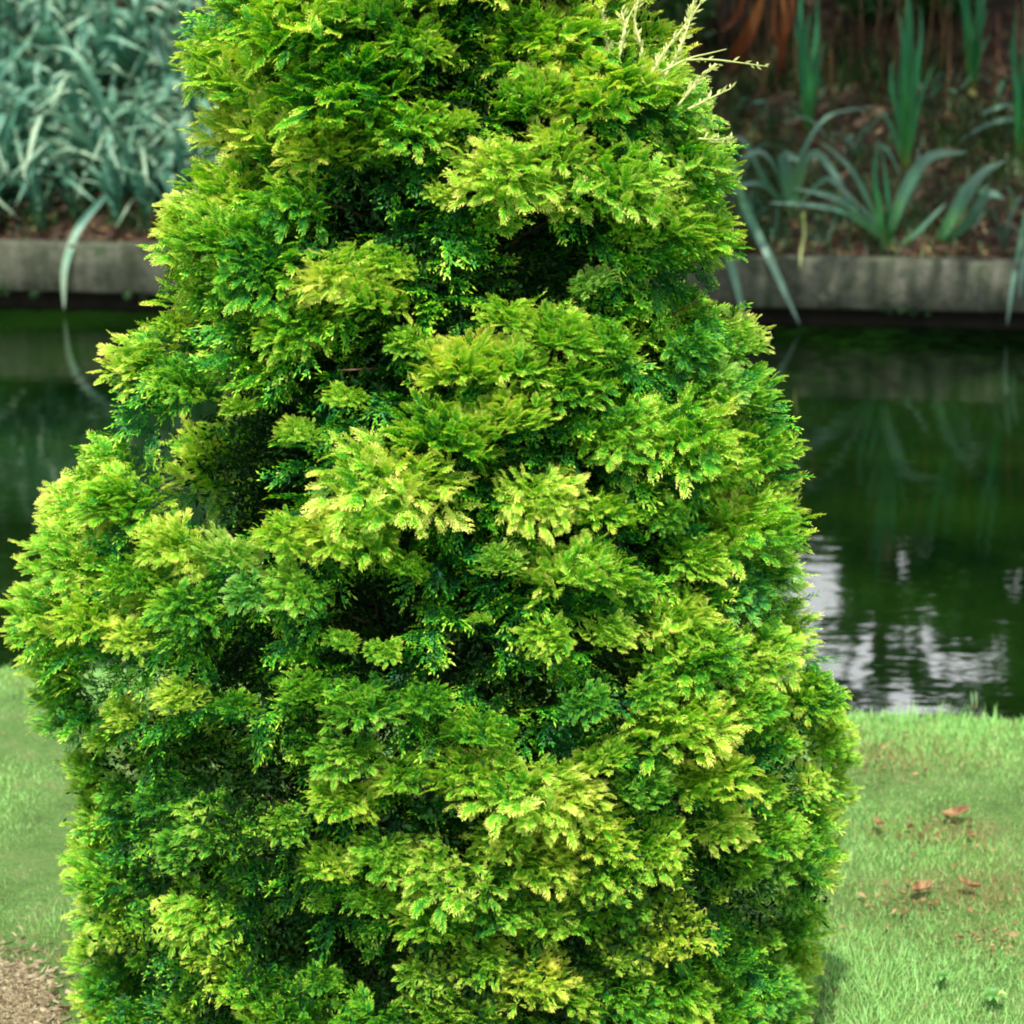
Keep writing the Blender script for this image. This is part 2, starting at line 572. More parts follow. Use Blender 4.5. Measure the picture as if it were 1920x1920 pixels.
# ------------------------------------------------------------------ the golden cypress
def frond(L=1.0, nb=13, seed=0):
    """flat pinnate spray in the xy plane, x along the axis, returns verts, quads, tip"""
    r = random.Random(seed)
    V, Q, A = [], [], []

    def leaflet(bx, by, ang, ln, w, a0, a1):
        c, s = math.cos(ang), math.sin(ang)
        dz = r.uniform(-0.45, 0.65) * ln
        n = len(V)
        m = 0.45
        V.extend([(bx, by, 0.0), (bx + c * ln * m - s * w / 2, by + s * ln * m + c * w / 2, dz * .3 + r.uniform(0, .3) * w),
                  (bx + c * ln, by + s * ln, dz), (bx + c * ln * m + s * w / 2, by + s * ln * m - c * w / 2, dz * .3 + r.uniform(0, .3) * w)])
        A.extend([a0, (a0 + a1) / 2, a1, (a0 + a1) / 2])
        Q.append((n, n + 3, n + 2, n + 1))

    bend = r.uniform(-0.25, 0.25)
    for k in range(nb):
        s = 0.05 + 0.93 * k / nb
        for side in (-1, 1):
            if r.random() < 0.04:
                continue
            sk = s + (0.5 / nb if side > 0 else 0) + r.uniform(-.01, .01)
            bl = 0.52 * (0.35 + 0.65 * min(1, sk * 4)) * (1 - sk) ** 0.75 * r.uniform(0.72, 1.15) + 0.05
            ba = side * R(r.uniform(36, 52))
            bx0, by0 = sk, bend * sk * sk
            m = max(2, int(bl / 0.075))
            c, sn = math.cos(ba), math.sin(ba)
            cur = side * -R(14)
            x, y, an = bx0, by0, ba
            st = bl / m
            for j in range(m):
                t = (j + 0.5) / m
                age0 = max(t * 0.75, sk * 0.8) * 0.8
                age = 0.14 + 0.22 * age0 + 0.55 * (t ** 1.3 * 0.7 + 0.3 * sk)
                for s2 in (-1, 1):
                    ll = (0.112 * (1 - t * 0.35)) * r.uniform(0.6, 1.35)
                    leaflet(x, y, an + s2 * R(r.uniform(30, 50)), ll, 0.040, age * 0.85, min(1, age + 0.13))
                leaflet(x, y, an, st * 1.6, 0.034, age * 0.8, age)
                x += math.cos(an) * st
                y += math.sin(an) * st
                an += cur / m
            leaflet(x, y, an, 0.09 * r.uniform(.8, 1.3), 0.042, 0.72, .92)
    for j in range(6):
        s = j / 6
        leaflet(s, bend * s * s, 2 * bend * s, 0.19, 0.025, s * .5, s * .6)
    leaflet(1.0, bend, 0, 0.08, 0.03, .8, 1.0)
    V = np.array(V) * L
    A = np.array(A)
    return V, np.array(Q), A


FRONDS = [frond(1.0, random.choice([7, 8, 9, 9]), s) for s in range(9)]


def place_frond(mb, base, d, up, length, droop, cup, rnd, wscale=1.0, age=0.0):
    V, Q, A = FRONDS[rnd.randrange(len(FRONDS))]
    V = V.copy()
    if rnd.random() < 0.5:
        V[:, 1] *= -1
    V[:, 1] *= wscale
    V[:, 2] += -droop * V[:, 0] ** 2 - cup * V[:, 1] ** 2 + 0.035 * np.sin(V[:, 0] * 9 + rnd.random() * 6) * np.cos(V[:, 1] * 11 + rnd.random() * 6)
    V *= length
    d = d.normalized()
    n = (up - d * up.dot(d)).normalized()
    b = n.cross(d)
    Mx = np.array([tuple(d), tuple(b), tuple(n)])
    mb.add(V @ Mx + np.array(tuple(base)), Q, None, np.clip(A + age, -0.2, 1.2))


def clump_mesh(seed, n=26, upright=0.0):
    """a billow of foliage about 1 unit in radius; +x outward, +z up"""
    rnd = random.Random(seed)
    mb = MB()
    for i in range(n):
        phi = rnd.uniform(-1, 1) * R(135)
        el = math.asin(rnd.uniform(-0.45, 1.0))
        d0 = Vector((math.cos(phi) * math.cos(el), math.sin(phi) * math.cos(el), math.sin(el)))
        k = rnd.uniform(0.15, 0.78)
        base = Vector((d0.x * k, d0.y * k, d0.z * k * 0.8))
        d = d0 + Vector((0.5, 0, 0.10 + 0.6 * upright)) + Vector((rnd.uniform(-.45, .45), rnd.uniform(-.45, .45), rnd.uniform(-.35, .35)))
        if rnd.random() < 0.12:
            d = Vector((rnd.uniform(-.3, .5), rnd.uniform(-.5, .5), 1))
        d.z = min(d.z, 0.9)
        up = Vector((0.45 * d0.x + rnd.uniform(-.5, .5), 0.45 * d0.y + rnd.uniform(-.5, .5), 1.0))
        if rnd.random() < 0.42:                             # fans that stand up and show their face
            e2 = R(rnd.uniform(25, 80))
            ph = phi + rnd.uniform(-.5, .5)
            d = Vector((math.cos(ph) * math.cos(e2), math.sin(ph) * math.cos(e2), math.sin(e2)))
            up = Vector((-math.cos(phi) + rnd.uniform(-.6, .6), -math.sin(phi) + rnd.uniform(-.6, .6), rnd.uniform(.1, .9)))
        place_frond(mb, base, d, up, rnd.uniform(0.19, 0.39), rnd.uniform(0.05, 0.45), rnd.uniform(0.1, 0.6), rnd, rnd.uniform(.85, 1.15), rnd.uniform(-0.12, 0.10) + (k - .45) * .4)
    return mb.mesh('foliage_spray')


CLUMPS = [clump_mesh(100 + i, 290, [0, 0, 0.5, 0, 1.0, 0.3][i % 6]) for i in range(8)]
for m in CLUMPS:
    m.materials.append(M_cyp)

OUT = [(-760, 760, 830), (-600, 690, 910), (-400, 580, 1010), (-200, 480, 1110), (0, 400, 1190), (60, 340, 1200), (110, 330, 1260), (150, 370, 1310), (200, 400, 1340),
       (300, 440, 1390), (340, 400, 1390), (400, 300, 1370), (450, 280, 1380), (500, 290, 1340), (560, 310, 1320), (600, 290, 1400), (640, 230, 1430),
       (690, 200, 1440), (740, 230, 1460), (800, 150, 1490), (850, 150, 1510), (900, 100, 1520), (960, 80, 1500), (1040, 60, 1510), (1130, 10, 1520),
       (1180, 0, 1530), (1230, 60, 1560), (1300, 70, 1585), (1400, 95, 1590), (1480, 140, 1585), (1560, 145, 1585), (1640, 140, 1580), (1700, 145, 1565),
       (1800, 150, 1540), (1900, 155, 1520), (2000, 170, 1490)]


def extents(py):
    ys = [o[0] for o in OUT]
    return float(np.interp(py, ys, [o[1] for o in OUT])), float(np.interp(py, ys, [o[2] for o in OUT]))


AX_Y = 3.00
SL = 3.20                                           # slant distance to the axis


def smooth_half(py):
    return float(np.interp(py, [-760, 0, 1300, 2000], [60, 400, 760, 700]))


def bush_depth(px, py, k=1.0):
    l, r = extents(py)
    c, w = (l + r) / 2, (r - l) / 2
    u = max(-0.98, min(0.98, (px - c) / w))
    rad = smooth_half(py) / F * SL
    return AX_Y - rad * 0.85 * math.sqrt(1 - u * u) * k, u


TEAL = [(1390,1110,130,1.1),(480,1080,110,1),(1340,690,110,.9),(1120,540,110,.7),(1260,240,140,.6),(480,960,90,.5),(1060,1290,120,.5),(120,1330,110,.7),(330,1540,170,.6),(1480,1660,150,.6),(1200,1460,100,.5),(640,1340,130,.5),(1160,400,110,.5),(960,1060,80,.5),(1450,1850,130,.7)]
HOLES = [(880,50,40),(890,165,55),(700,400,68),(1010,490,90),(1210,590,50),(400,630,55),(600,730,50),(430,880,135),(700,680,50),(710,1160,85),(850,1240,60),
         (480,1220,80),(390,1400,70),(520,1440,75),(570,1740,75),(700,1790,60),(290,1830,60),(960,1280,55),(1450,1410,40),(1420,1730,65),(1200,1030,30),(800,380,40),(880,1120,35),(1320,1650,50),(1150,1240,50),(240,1440,50)]
FRONT = [(380,110,80,.8),(470,170,90,.8),(560,60,90,.5),(680,30,90,.5),(650,170,100,.3),(780,80,90,.5),(760,240,80,.5),(860,230,70,.5),(960,50,75,.3),(1030,90,90,.4),(1110,60,80,.6),
(1130,170,110,.6),(1240,180,80,.7),(1010,180,80,.4),(440,250,80,.8),(540,270,80,.8),(620,260,70,.8),(700,300,70,.5),(560,380,90,.2),(400,370,80,.7),(350,400,70,.8),(330,460,80,.8),
(440,450,90,.4),(380,540,80,.6),(500,500,90,.2),(830,360,80,.8),(950,320,90,.8),(1040,280,80,.9),(1150,350,90,.6),(1290,300,90,.6),(1340,340,60,.5),(1060,400,80,.4),(930,420,65,.3),
(1230,420,90,.4),(1320,440,70,.6),(730,490,75,.7),(640,520,75,.9),(700,560,65,.5),(950,590,80,.5),(1110,530,75,.5),(1040,630,85,.5),(1280,560,65,.3),(1290,650,75,.2),(560,610,85,.4),
(470,580,75,.4),(330,610,80,.6),(260,670,75,.8),(350,720,80,.4),(450,760,80,.7),(560,810,75,.7),(650,740,70,.3),(870,690,80,.8),(950,690,70,.7),(770,640,75,.3),(1060,720,80,.5),
(1140,650,75,.4),(1390,640,70,.8),(1330,720,80,.4),(1400,740,70,.5),(960,780,100,.7),(1160,800,90,.3),(1270,820,90,.5),(1430,850,90,.7),(1340,880,80,.4),(740,900,120,.9),(830,820,70,.5),
(1010,920,90,.9),(1130,960,90,.6),(1240,960,90,.5),(1460,960,70,.7),(1380,990,90,.6),(190,860,80,.5),(240,930,90,.6),(130,960,75,.8),(330,1020,80,.9),(430,1040,75,.9),(550,1000,90,.6),
(660,1000,90,.8),(760,1060,90,.7),(150,1050,80,.6),(260,1080,80,.4),(940,1050,90,.6),(1080,1080,90,.6),(1190,1090,80,.5),(1300,1040,80,.5),(1460,1070,70,.7),(70,1150,75,.8),
(180,1160,80,.5),(250,1190,60,.8),(360,1130,75,.5),(470,1100,80,.4),(560,1100,75,.4),(640,1200,70,.6),(720,1215,65,.5),(900,1160,80,.5),(1020,1190,80,.6),(1140,1180,90,.6),
(1270,1160,80,.6),(1370,1110,80,.1),(1480,1180,70,.8),(1420,1220,80,.7),(1300,1230,80,.5),(110,1260,70,.4),(140,1350,80,.2),(240,1340,70,.9),(340,1300,75,.9),(200,1380,60,.9),
(450,1320,65,.2),(570,1290,60,.2),(680,1320,80,.3),(800,1310,80,.3),(1100,1310,90,.2),(1220,1290,80,.4),(1510,1290,90,.5),(1400,1310,70,.3),(1270,1350,80,.8),(900,1370,80,.3),
(650,1410,75,.4),(760,1450,80,.5),(1130,1420,60,.8),(880,1450,90,.7),(980,1470,90,.7),(1060,1500,80,.6),(1200,1470,70,.5),(1330,1450,90,1),(1430,1480,90,1),(1510,1460,80,.9),
(1545,1380,60,.5),(1100,1560,70,.8),(940,1560,80,.7),(640,1490,80,.6),(540,1540,80,.5),(420,1540,80,.3),(300,1500,80,.1),(190,1520,80,.4),(160,1590,80,.8),(350,1580,75,.3),
(1020,1610,80,.8),(1120,1620,70,.7),(1220,1580,80,.5),(1350,1540,80,.8),(1550,1560,70,.5),(1480,1600,80,.3),(1550,1640,60,.8),(620,1620,80,.6),(720,1590,80,.5),(860,1630,80,.6),
(180,1680,80,.6),(300,1720,80,.6),(380,1700,75,.5),(600,1690,60,.6),(700,1690,75,.4),(820,1720,80,.6),(930,1690,80,.4),(1050,1720,80,.3),(1250,1700,75,.7),(1350,1680,60,.7),
(1250,1750,60,.8),(1480,1680,80,.4),(400,1770,75,.5),(160,1780,80,.6),(260,1800,50,.2),(480,1840,95,.3),(600,1830,70,.2),(800,1820,75,.6),(900,1790,80,.6),(1000,1820,90,.9),
(1070,1860,60,.8),(850,1900,80,.7),(160,1880,80,.5),(350,1900,80,.5),(530,1910,80,.5),(700,1910,75,.4),(1150,1850,80,.3),(1250,1850,80,.3),(1380,1800,70,.2),(1430,1850,80,.3),
(1350,1900,80,.3),(1450,1930,80,.3),(1250,1950,80,.4),(1050,1960,80,.5),(850,1980,80,.5),(600,1980,80,.4),(400,1980,80,.4),(200,1960,80,.4),(130,1930,70,.5),(1500,1880,60,.3),(1570,1480,70,.6),(1575,1720,60,.5),(1560,1780,60,.4),(1570,1600,60,.7),(1590,1420,60,.5),(1540,1860,55,.4),(1440,1760,60,.4),(1390,1640,60,.6),(1170,1690,70,.5),(1160,1770,70,.4),(1590,1330,60,.5),(170,1430,85,.4),(230,1480,85,.4),(210,1640,85,.5),(230,1740,80,.4),(200,1860,85,.4),(240,1950,80,.4),(1470,1390,85,.4),(1420,1370,80,.5),(1440,1560,80,.5),(1400,1620,70,.5),(60,1220,65,.6),(120,1480,60,.6),(110,1550,60,.7),(120,1650,60,.6),(110,1740,60,.6),(110,1840,60,.5),(90,1300,60,.4),(1490,1740,75,.3),(1520,1800,50,.5)]

axis_x = pt(850, 1000, AX_Y).x
bush = thing('golden_cypress', (axis_x, AX_Y, 0), 'tall cone-shaped golden green cypress bush with fan-like sprays beside the pond', 'conifer bush')
rot_rnd = random.Random(5)
inv = -Vector((axis_x, AX_Y, 0))


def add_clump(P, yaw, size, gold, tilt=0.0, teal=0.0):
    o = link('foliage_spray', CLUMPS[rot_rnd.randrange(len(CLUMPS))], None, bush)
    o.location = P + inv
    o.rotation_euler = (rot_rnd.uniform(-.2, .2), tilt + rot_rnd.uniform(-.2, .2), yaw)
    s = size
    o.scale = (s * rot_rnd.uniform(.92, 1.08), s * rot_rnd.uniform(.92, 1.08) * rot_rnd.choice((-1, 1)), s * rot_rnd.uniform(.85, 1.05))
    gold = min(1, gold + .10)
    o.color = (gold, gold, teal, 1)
    return o


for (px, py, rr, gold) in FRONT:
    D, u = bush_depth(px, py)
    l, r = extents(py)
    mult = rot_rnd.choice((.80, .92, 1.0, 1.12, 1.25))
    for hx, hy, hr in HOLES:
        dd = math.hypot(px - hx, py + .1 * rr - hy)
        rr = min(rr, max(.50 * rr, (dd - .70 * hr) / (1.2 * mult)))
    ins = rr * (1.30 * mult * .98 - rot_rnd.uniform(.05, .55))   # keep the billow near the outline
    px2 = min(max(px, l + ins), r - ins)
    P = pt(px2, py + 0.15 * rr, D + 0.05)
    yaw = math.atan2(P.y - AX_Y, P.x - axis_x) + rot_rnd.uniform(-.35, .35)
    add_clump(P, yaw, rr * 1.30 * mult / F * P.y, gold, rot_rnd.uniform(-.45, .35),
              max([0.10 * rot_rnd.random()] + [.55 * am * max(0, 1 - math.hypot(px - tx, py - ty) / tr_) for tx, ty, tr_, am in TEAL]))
# the top above the picture, the far side and the shaded inside
for py in range(-700, 0, 110):
    l, r = extents(py)
    w = (r - l) / 2
    n = max(3, int(w / 60))
    for i in range(n):
        px = l + (i + 0.5) * 2 * w / n
        D, u = bush_depth(px, py)
        P = pt(px, py + rot_rnd.uniform(-30, 30), D + 0.04)
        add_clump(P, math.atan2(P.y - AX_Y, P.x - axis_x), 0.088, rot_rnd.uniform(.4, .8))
n_back = 62
for i in range(n_back):
    t = (i + 0.5) / n_back
    py = -650 + 2600 * t
    an = R(-10 + 200 * ((i * 0.6180339) % 1.0))
    rad = smooth_half(py) / F * SL * 0.70
    z = CAM_Z - AX_Y * math.tan(PITCH + math.atan((py - 960) / F))
    z = max(z, 0.08)
    P = Vector((axis_x + math.cos(an) * rad, AX_Y + math.sin(an) * rad, z))
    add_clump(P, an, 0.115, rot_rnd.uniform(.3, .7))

# trunk, limbs and the bare brown wood inside
mbt = MB()
tube(mbt, [(0, 0, -0.05), (0.01, 0.01, 0.5), (-0.02, 0, 1.2), (0.01, 0.01, 2.1)], [0.06, 0.045, 0.03, 0.008], 10)
link('trunk', mbt.mesh('trunk', True), M_twig, bush)
mbt = MB()
for i in range(130):
    t = (i + 0.5) / 130
    z = 0.06 + 1.9 * t
    an = i * 2.39996
    py = float(np.interp(z, [0, 2.1], [1950, -700]))
    rad = smooth_half(py) / F * SL * rot_rnd.uniform(.42, .58)
    a = Vector((0, 0, z))
    b = Vector((math.cos(an) * rad * .5, math.sin(an) * rad * .5, z + rot_rnd.uniform(.02, .08)))
    c = Vector((math.cos(an + .2) * rad, math.sin(an + .2) * rad, z + rot_rnd.uniform(.12, .24)))
    tube(mbt, smooth_path([a, b, c], 5), [0.009, 0.008, 0.006, 0.005, 0.004, 0.002], 5)
    for k in range(3):
        e = b.lerp(c, rot_rnd.random()) 
        tube(mbt, smooth_path([b.lerp(e, .5), e, e + Vector((math.cos(an + rot_rnd.uniform(-1, 1)), math.sin(an + rot_rnd.uniform(-1, 1)), rot_rnd.uniform(0, 1))) * .09], 4), [.004, .0035, .003, .002, .001], 4)
link('limbs', mbt.mesh('limbs'), M_twig, bush, kind='stuff')
ir = random.Random(77)
FRONDS_BIG = FRONDS
FRONDS = [frond(1.0, 5, 50 + i) for i in range(6)]
mbc = MB()
made = 0
while made < 6000:
    py = ir.uniform(-350, 1960)
    l, r = extents(py)
    px = ir.uniform(l + 75, r - 75)
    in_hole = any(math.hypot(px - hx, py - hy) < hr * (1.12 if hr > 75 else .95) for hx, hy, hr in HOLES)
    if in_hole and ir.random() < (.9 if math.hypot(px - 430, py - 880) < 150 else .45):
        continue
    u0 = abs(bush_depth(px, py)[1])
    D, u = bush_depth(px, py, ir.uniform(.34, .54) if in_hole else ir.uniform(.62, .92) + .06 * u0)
    P = pt(px, py, D + .06) + inv
    if P.z < .01:
        continue
    made += 1
    an = math.atan2(P.y, P.x) + ir.uniform(-.9, .9)
    d = Vector((math.cos(an), math.sin(an), ir.uniform(-.5, 1.3)))
    up = Vector((ir.uniform(-.8, .8), ir.uniform(-.8, .8), 1))
    place_frond(mbc, P, d, up, ir.uniform(.045, .075), ir.uniform(.1, .6), .4, ir, 1.1, ir.uniform(-.28, .05))
link('undercoat_foliage', mbc.mesh('undercoat_foliage'), M_cyp, bush, kind='stuff').color = (.5, .5, .06, 1)
FRONDS = FRONDS_BIG
ib = []
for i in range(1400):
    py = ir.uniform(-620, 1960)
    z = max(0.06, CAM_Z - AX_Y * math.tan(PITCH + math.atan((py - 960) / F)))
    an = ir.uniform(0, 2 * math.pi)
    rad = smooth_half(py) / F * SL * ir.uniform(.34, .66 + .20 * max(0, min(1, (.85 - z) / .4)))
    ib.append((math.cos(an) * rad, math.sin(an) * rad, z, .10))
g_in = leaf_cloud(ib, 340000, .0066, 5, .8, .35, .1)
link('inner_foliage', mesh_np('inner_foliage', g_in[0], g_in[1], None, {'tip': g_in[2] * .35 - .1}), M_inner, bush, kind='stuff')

# bare pale shoots sticking out at the upper right
SHOOTS = [([(1200, 160), (1205, 100), (1190, 40), (1200, -10)], 6, 9), ([(1230, 170), (1265, 110), (1290, 50), (1300, 5)], 5, 9),
          ([(1270, 200), (1310, 150), (1345, 120)], 5, 7), ([(1215, 150), (1240, 105), (1275, 60), (1318, 0)], 6, 9), ([(1160, 110), (1172, 60), (1165, 20)], 5, 8), ([(1165, 75), (1180, 30), (1200, -5)], 3, 0),
          ([(1240, 135), (1290, 110), (1330, 100), (1362, 92)], 4, 0), ([(1285, 112), (1340, 112), (1390, 118), (1440, 125)], 4, 2),
          ([(1290, 205), (1330, 185), (1370, 166)], 5, 3), ([(1150, 120), (1135, 70), (1128, 20)], 5, 9), ([(1310, 260), (1350, 262), (1372, 258)], 4, 5)]
for pts_, w, nl in SHOOTS:
    mb = MB()
    D0, _ = bush_depth(1180, 150)
    D0 += 0.0
    P = smooth_path([pt(x, y, D0 + 0.02 * k) + inv for k, (x, y) in enumerate(pts_)], 10)
    tube(mb, P, [w * 0.00042 * (1 - 0.6 * i / 10) for i in range(11)], 5, 0.8)
    for k in range(nl * 6):
        f = ir.uniform(0.1, 1)
        i = min(9, int(f * 10))
        b = P[i].lerp(P[i + 1], f * 10 - i) if i < 10 else P[10]
        tg = (P[i + 1] - P[i]).normalized()
        side = Vector((ir.uniform(-1, 1), ir.uniform(-1, 1), ir.uniform(-1, 1)))
        d = (tg + side * 0.8).normalized() * ir.uniform(.008, .016)
        s = d.cross(Vector((0, -1, 0))).normalized() * 0.0016
        mb.add([tuple(b), tuple(b + d * .5 + s), tuple(b + d), tuple(b + d * .5 - s)], [(0, 1, 2, 3)], None, [0.2, .5, .8, .5])
    link('bare_shoot', mb.mesh('bare_shoot'), M_twig_pale, bush)

# ------------------------------------------------------------------ lawn grass
def grass_field(n, x0, x1, y0f, seed, hmin, hmax, dens_fn=None):
    g = np.random.default_rng(seed)
    x = g.uniform(x0, x1, n)
    e = 4.44 - 0.13 * x + 0.018 * np.sin(x * 5.1) + 0.012 * np.sin(x * 13.7 + 1)
    y = y0f + (e + 0.012 - y0f) * g.random(n)
    # coherent dryness pattern
    def cn(a, b, s):
        return np.sin(x * a + 2 * np.sin(y * b * .7 + s)) * np.sin(y * b + 1.7 * np.sin(x * a * .6 + s))
    dry = 0.5 * cn(4.1, 5.3, 0.3) + 0.3 * cn(11, 9, 2.0) + 0.25 * cn(27, 23, 4)
    t = 0.58 + g.normal(0, .19, n) - 0.16 * np.clip(dry, -.3, 1)
    for (px, py, rx, ry, am) in DRY:
        c = ground_pt(px, py)
        d2 = ((x - c.x) / rx) ** 2 + ((y - c.y) / ry) ** 2
        t -= am * np.exp(-d2)
    bare = ground_pt(20, 1870)
    keep = ~((((x - bare.x) / .22) ** 2 + ((y - bare.y) / .20) ** 2 < 1) & (g.random(n) < .8))
    x, y, t, dry = x[keep], y[keep], t[keep], dry[keep]
    n = len(x)
    h = g.uniform(hmin, hmax, n) * (1 - 0.25 * np.clip(dry, -.5, 1))
    rr_ = np.hypot(x - axis_x, y - AX_Y)
    h *= 1 + 0.5 * np.exp(-((rr_ - .7) / .15) ** 2)
    an = g.uniform(0, 2 * np.pi, n)
    lean = g.uniform(0.1, 1.0, n) * h
    w = g.uniform(.0010, .0022, n)
    fx, fy = np.cos(an), np.sin(an)
    sx, sy = np.cos(an + np.pi / 2 + g.normal(0, .6, n)), np.sin(an + np.pi / 2)
    V = np.zeros((n, 3, 3))
    for k, (hh, ll, ww) in enumerate([(0, 0, 1), (0, 0, -1), (1, 1, 0)]):
        V[:, k, 0] = x + fx * lean * ll + sx * w * ww
        V[:, k, 1] = y + fy * lean * ll + sy * w * ww
        V[:, k, 2] = -0.012 + h * hh
    T = np.arange(n * 3).reshape(-1, 3)
    A = np.repeat(t[:, None], 3, 1)
    A[:, 0:2] -= .08
    A[:, 2] += .06
    Q = None
    return mesh_np('grass', V.reshape(-1, 3), Q, T, {'tip': np.clip(A, 0, 1).ravel()})


def ground_pt(px, py, z=0.0):
    r = ray(px, py)
    D = (z - CAM_Z) / r.z
    return Vector((r.x * D, D, z))


DRY = [(1650, 1430, .16, .14, .14), (1860, 1660, .22, .10, .42), (1780, 1560, .12, .06, .26), (1710, 1690, .16, .06, .30), (1900, 1560, .12, .12, .2), (1750, 1420, .2, .1, .12), (1640, 1560, .06, .05, .2), (20, 1880, .26, .24, .45),
       (1880, 1760, .20, .05, .25), (60, 1600, .12, .1, .15), (1800, 1500, .3, .2, .06)]
link('grass', grass_field(560000, -1.7, 2.0, 2.1, 3, .011, .024), M_grass, None, kind='stuff', label='short green lawn grass with dry straw-coloured patches')
# long blades fringing the water's edge
mbf = MB()
fr = random.Random(8)
for i in range(2200):
    x = fr.uniform(-2.3, 2.3)
    y = edge_near(x) + .012 - abs(fr.gauss(0, .025))
    h = fr.uniform(.012, .045) * (1 + .5 * math.sin(x * 11) * math.sin(x * 4.3 + 1))
    a = fr.uniform(0, 6.28)
    l = fr.uniform(.01, .03)
    b = Vector((x, y, -.012))
    tip = b + Vector((math.cos(a) * l, math.sin(a) * l, h))
    s = Vector((math.sin(a), -math.cos(a), 0)) * .0016
    mbf.add([tuple(b - s), tuple(b + s), tuple(tip)], None, [(0, 1, 2)], fr.uniform(.4, .9))
for px in (1830, 1822):
    g0 = ground_pt(px, 1330)
    blade(mbf, [g0, g0 + Vector((0, 0, .02)), g0 + Vector((-.004, .004, .045))], .0024, a if False else (0, -1, .2), n=5)
link('edge_grass', mbf.mesh('edge_grass'), M_grass, None, kind='stuff', label='longer grass blades fringing the near edge of the pond')


# ------------------------------------------------------------------ fallen leaves and weeds on the lawn
def curled_leaf(name, ln, w, curl, seed, mat, flat=.3):
    rnd = random.Random(seed)
    n, m = 9, 5
    vs, at, qs = [], [], []
    for i in range(n + 1):
        t = i / n
        hw = w * math.sin(math.pi * min(.97, t * .93 + .04)) ** .8 * (1 + .12 * rnd.uniform(-1, 1))
        for k in range(m):
            u = k / (m - 1) * 2 - 1
            vs.append((t * ln - ln / 2, u * hw * .5, curl * (4 * (t - .5) ** 2) * ln * .4 + u * u * hw * flat + .04 * ln * math.sin(t * 7 + u * 3 + seed)))
            at.append(.5 + .4 * rnd.uniform(-1, 1))
    for i in range(n):
        for k in range(m - 1):
            qs.append((i * m + k, i * m + k + 1, (i + 1) * m + k + 1, (i + 1) * m + k))
    return mesh_np(name, vs, qs, None, {'tip': at}, True)


M_dry = leaf_mat('dry_fallen_leaf', [(0.0, (0.08, 0.035, 0.015)), (0.5, (0.22, 0.12, 0.05)), (1.0, (0.42, 0.27, 0.13))], transl=.2, rough=.6, spec=.2, nscale=80, nvar=.2)
FALL = [(1790, 1545, .062, .026, .25, 'curled brown leaf on the lawn, the uppermost at the right of the bush'),
        (1645, 1562, .034, .018, 1.9, 'small dark brown fallen leaf on the grass, the nearest to the bush'),
        (1725, 1685, .050, .024, .5, 'olive brown curled leaf on the lawn, left of the dry patch'),
        (1815, 1680, .044, .022, 2.6, 'tan fallen leaf on the dry patch of lawn near the right edge')]
for i, (px, py, ln, w, yaw, lab) in enumerate(FALL):
    o = link('fallen_leaf', curled_leaf('fallen_leaf', ln, w, .5, i, M_dry), M_dry, None, label=lab, category='leaf', group='dry leaves fallen on the lawn')
    o.location = ground_pt(px, py) + Vector((0, 0, .021))
    o.rotation_euler = (.15, -.1, yaw)
M_weed = leaf_mat('weed_leaf', [(0, (.06, .22, .04)), (1, (.20, .42, .10))], transl=.3)
WEEDS = [(1860, 1895, 'low weed rosette with one pale leaf on the lawn in the lower right corner', .024), (1765, 1860, 'small green weed rosette in the grass left of the pale-leaved one', .016)]
for i, (px, py, lab, sz) in enumerate(WEEDS):
    g0 = ground_pt(px, py)
    t = thing('weed', g0, lab, 'weed', 'weeds in the lawn')
    for k in range(8):
        a = k * 2.4 + i
        mb = MB()
        d = Vector((math.cos(a), math.sin(a), 0))
        blade(mb, [d * .003 + Vector((0, 0, .012)), d * sz * .5 + Vector((0, 0, .034)), d * sz + Vector((0, 0, .03))], 0.011, (0, 0, 1), n=6, base=.3)
        link('leaf', mb.mesh('leaf', True), M_twig_pale if (k == 0 and i == 0) else M_weed, t)
M_straw = leaf_mat('straw', [(0, (.10, .075, .04)), (.5, (.24, .19, .11)), (1, (.44, .37, .23))], transl=.15, rough=.7, spec=.2, nscale=60, nvar=.3)
# small withered scraps strewn over the lawn
mbs = MB()
for i in range(420):
    if i % 3:
        dpx, dpy = [(1860, 1660), (1780, 1560), (1710, 1690), (1900, 1560), (1880, 1760), (1650, 1430)][i % 6]
        c = ground_pt(fr.gauss(dpx, 55), fr.gauss(dpy, 22), .016)
    else:
        c = Vector((fr.uniform(-1.6, 1.9), fr.uniform(2.3, 4.3), .016))
    a = fr.uniform(0, 6.28)
    l, w = fr.uniform(.003, .011), fr.uniform(.001, .004)
    d, s_ = Vector((math.cos(a), math.sin(a), fr.uniform(-.4, .4))) * l, Vector((math.sin(a), -math.cos(a), fr.uniform(-.7, .7))) * w
    mbs.add([tuple(c - d), tuple(c - s_ + Vector((0, 0, w))), tuple(c + d), tuple(c + s_)], [(0, 1, 2, 3)], None, fr.uniform(0, 1))
link('lawn_litter', mbs.mesh('lawn_litter'), M_dry, None, kind='stuff', label='small brown withered scraps strewn over the lawn')
# bits of straw and chips on the bare patch at the lower left
mbs = MB()
for i in range(4500):
    c = ground_pt(fr.gauss(10, 42), fr.gauss(1900, 48), .004)
    a = fr.uniform(0, 6.28)
    l, w = fr.uniform(.003, .012), fr.uniform(.0008, .003)
    d, s = Vector((math.cos(a), math.sin(a), fr.uniform(-.2, .2))) * l, Vector((math.sin(a), -math.cos(a), fr.uniform(-.5, .5))) * w
    mbs.add([tuple(c - d - s), tuple(c + d - s), tuple(c + d + s + Vector((0, 0, .003))), tuple(c - d + s)], [(0, 1, 2, 3)], None, fr.uniform(0, 1))
link('straw_litter', mbs.mesh('straw_litter'), M_straw, None, kind='stuff', label='dry straw and chips on the bare patch of lawn')

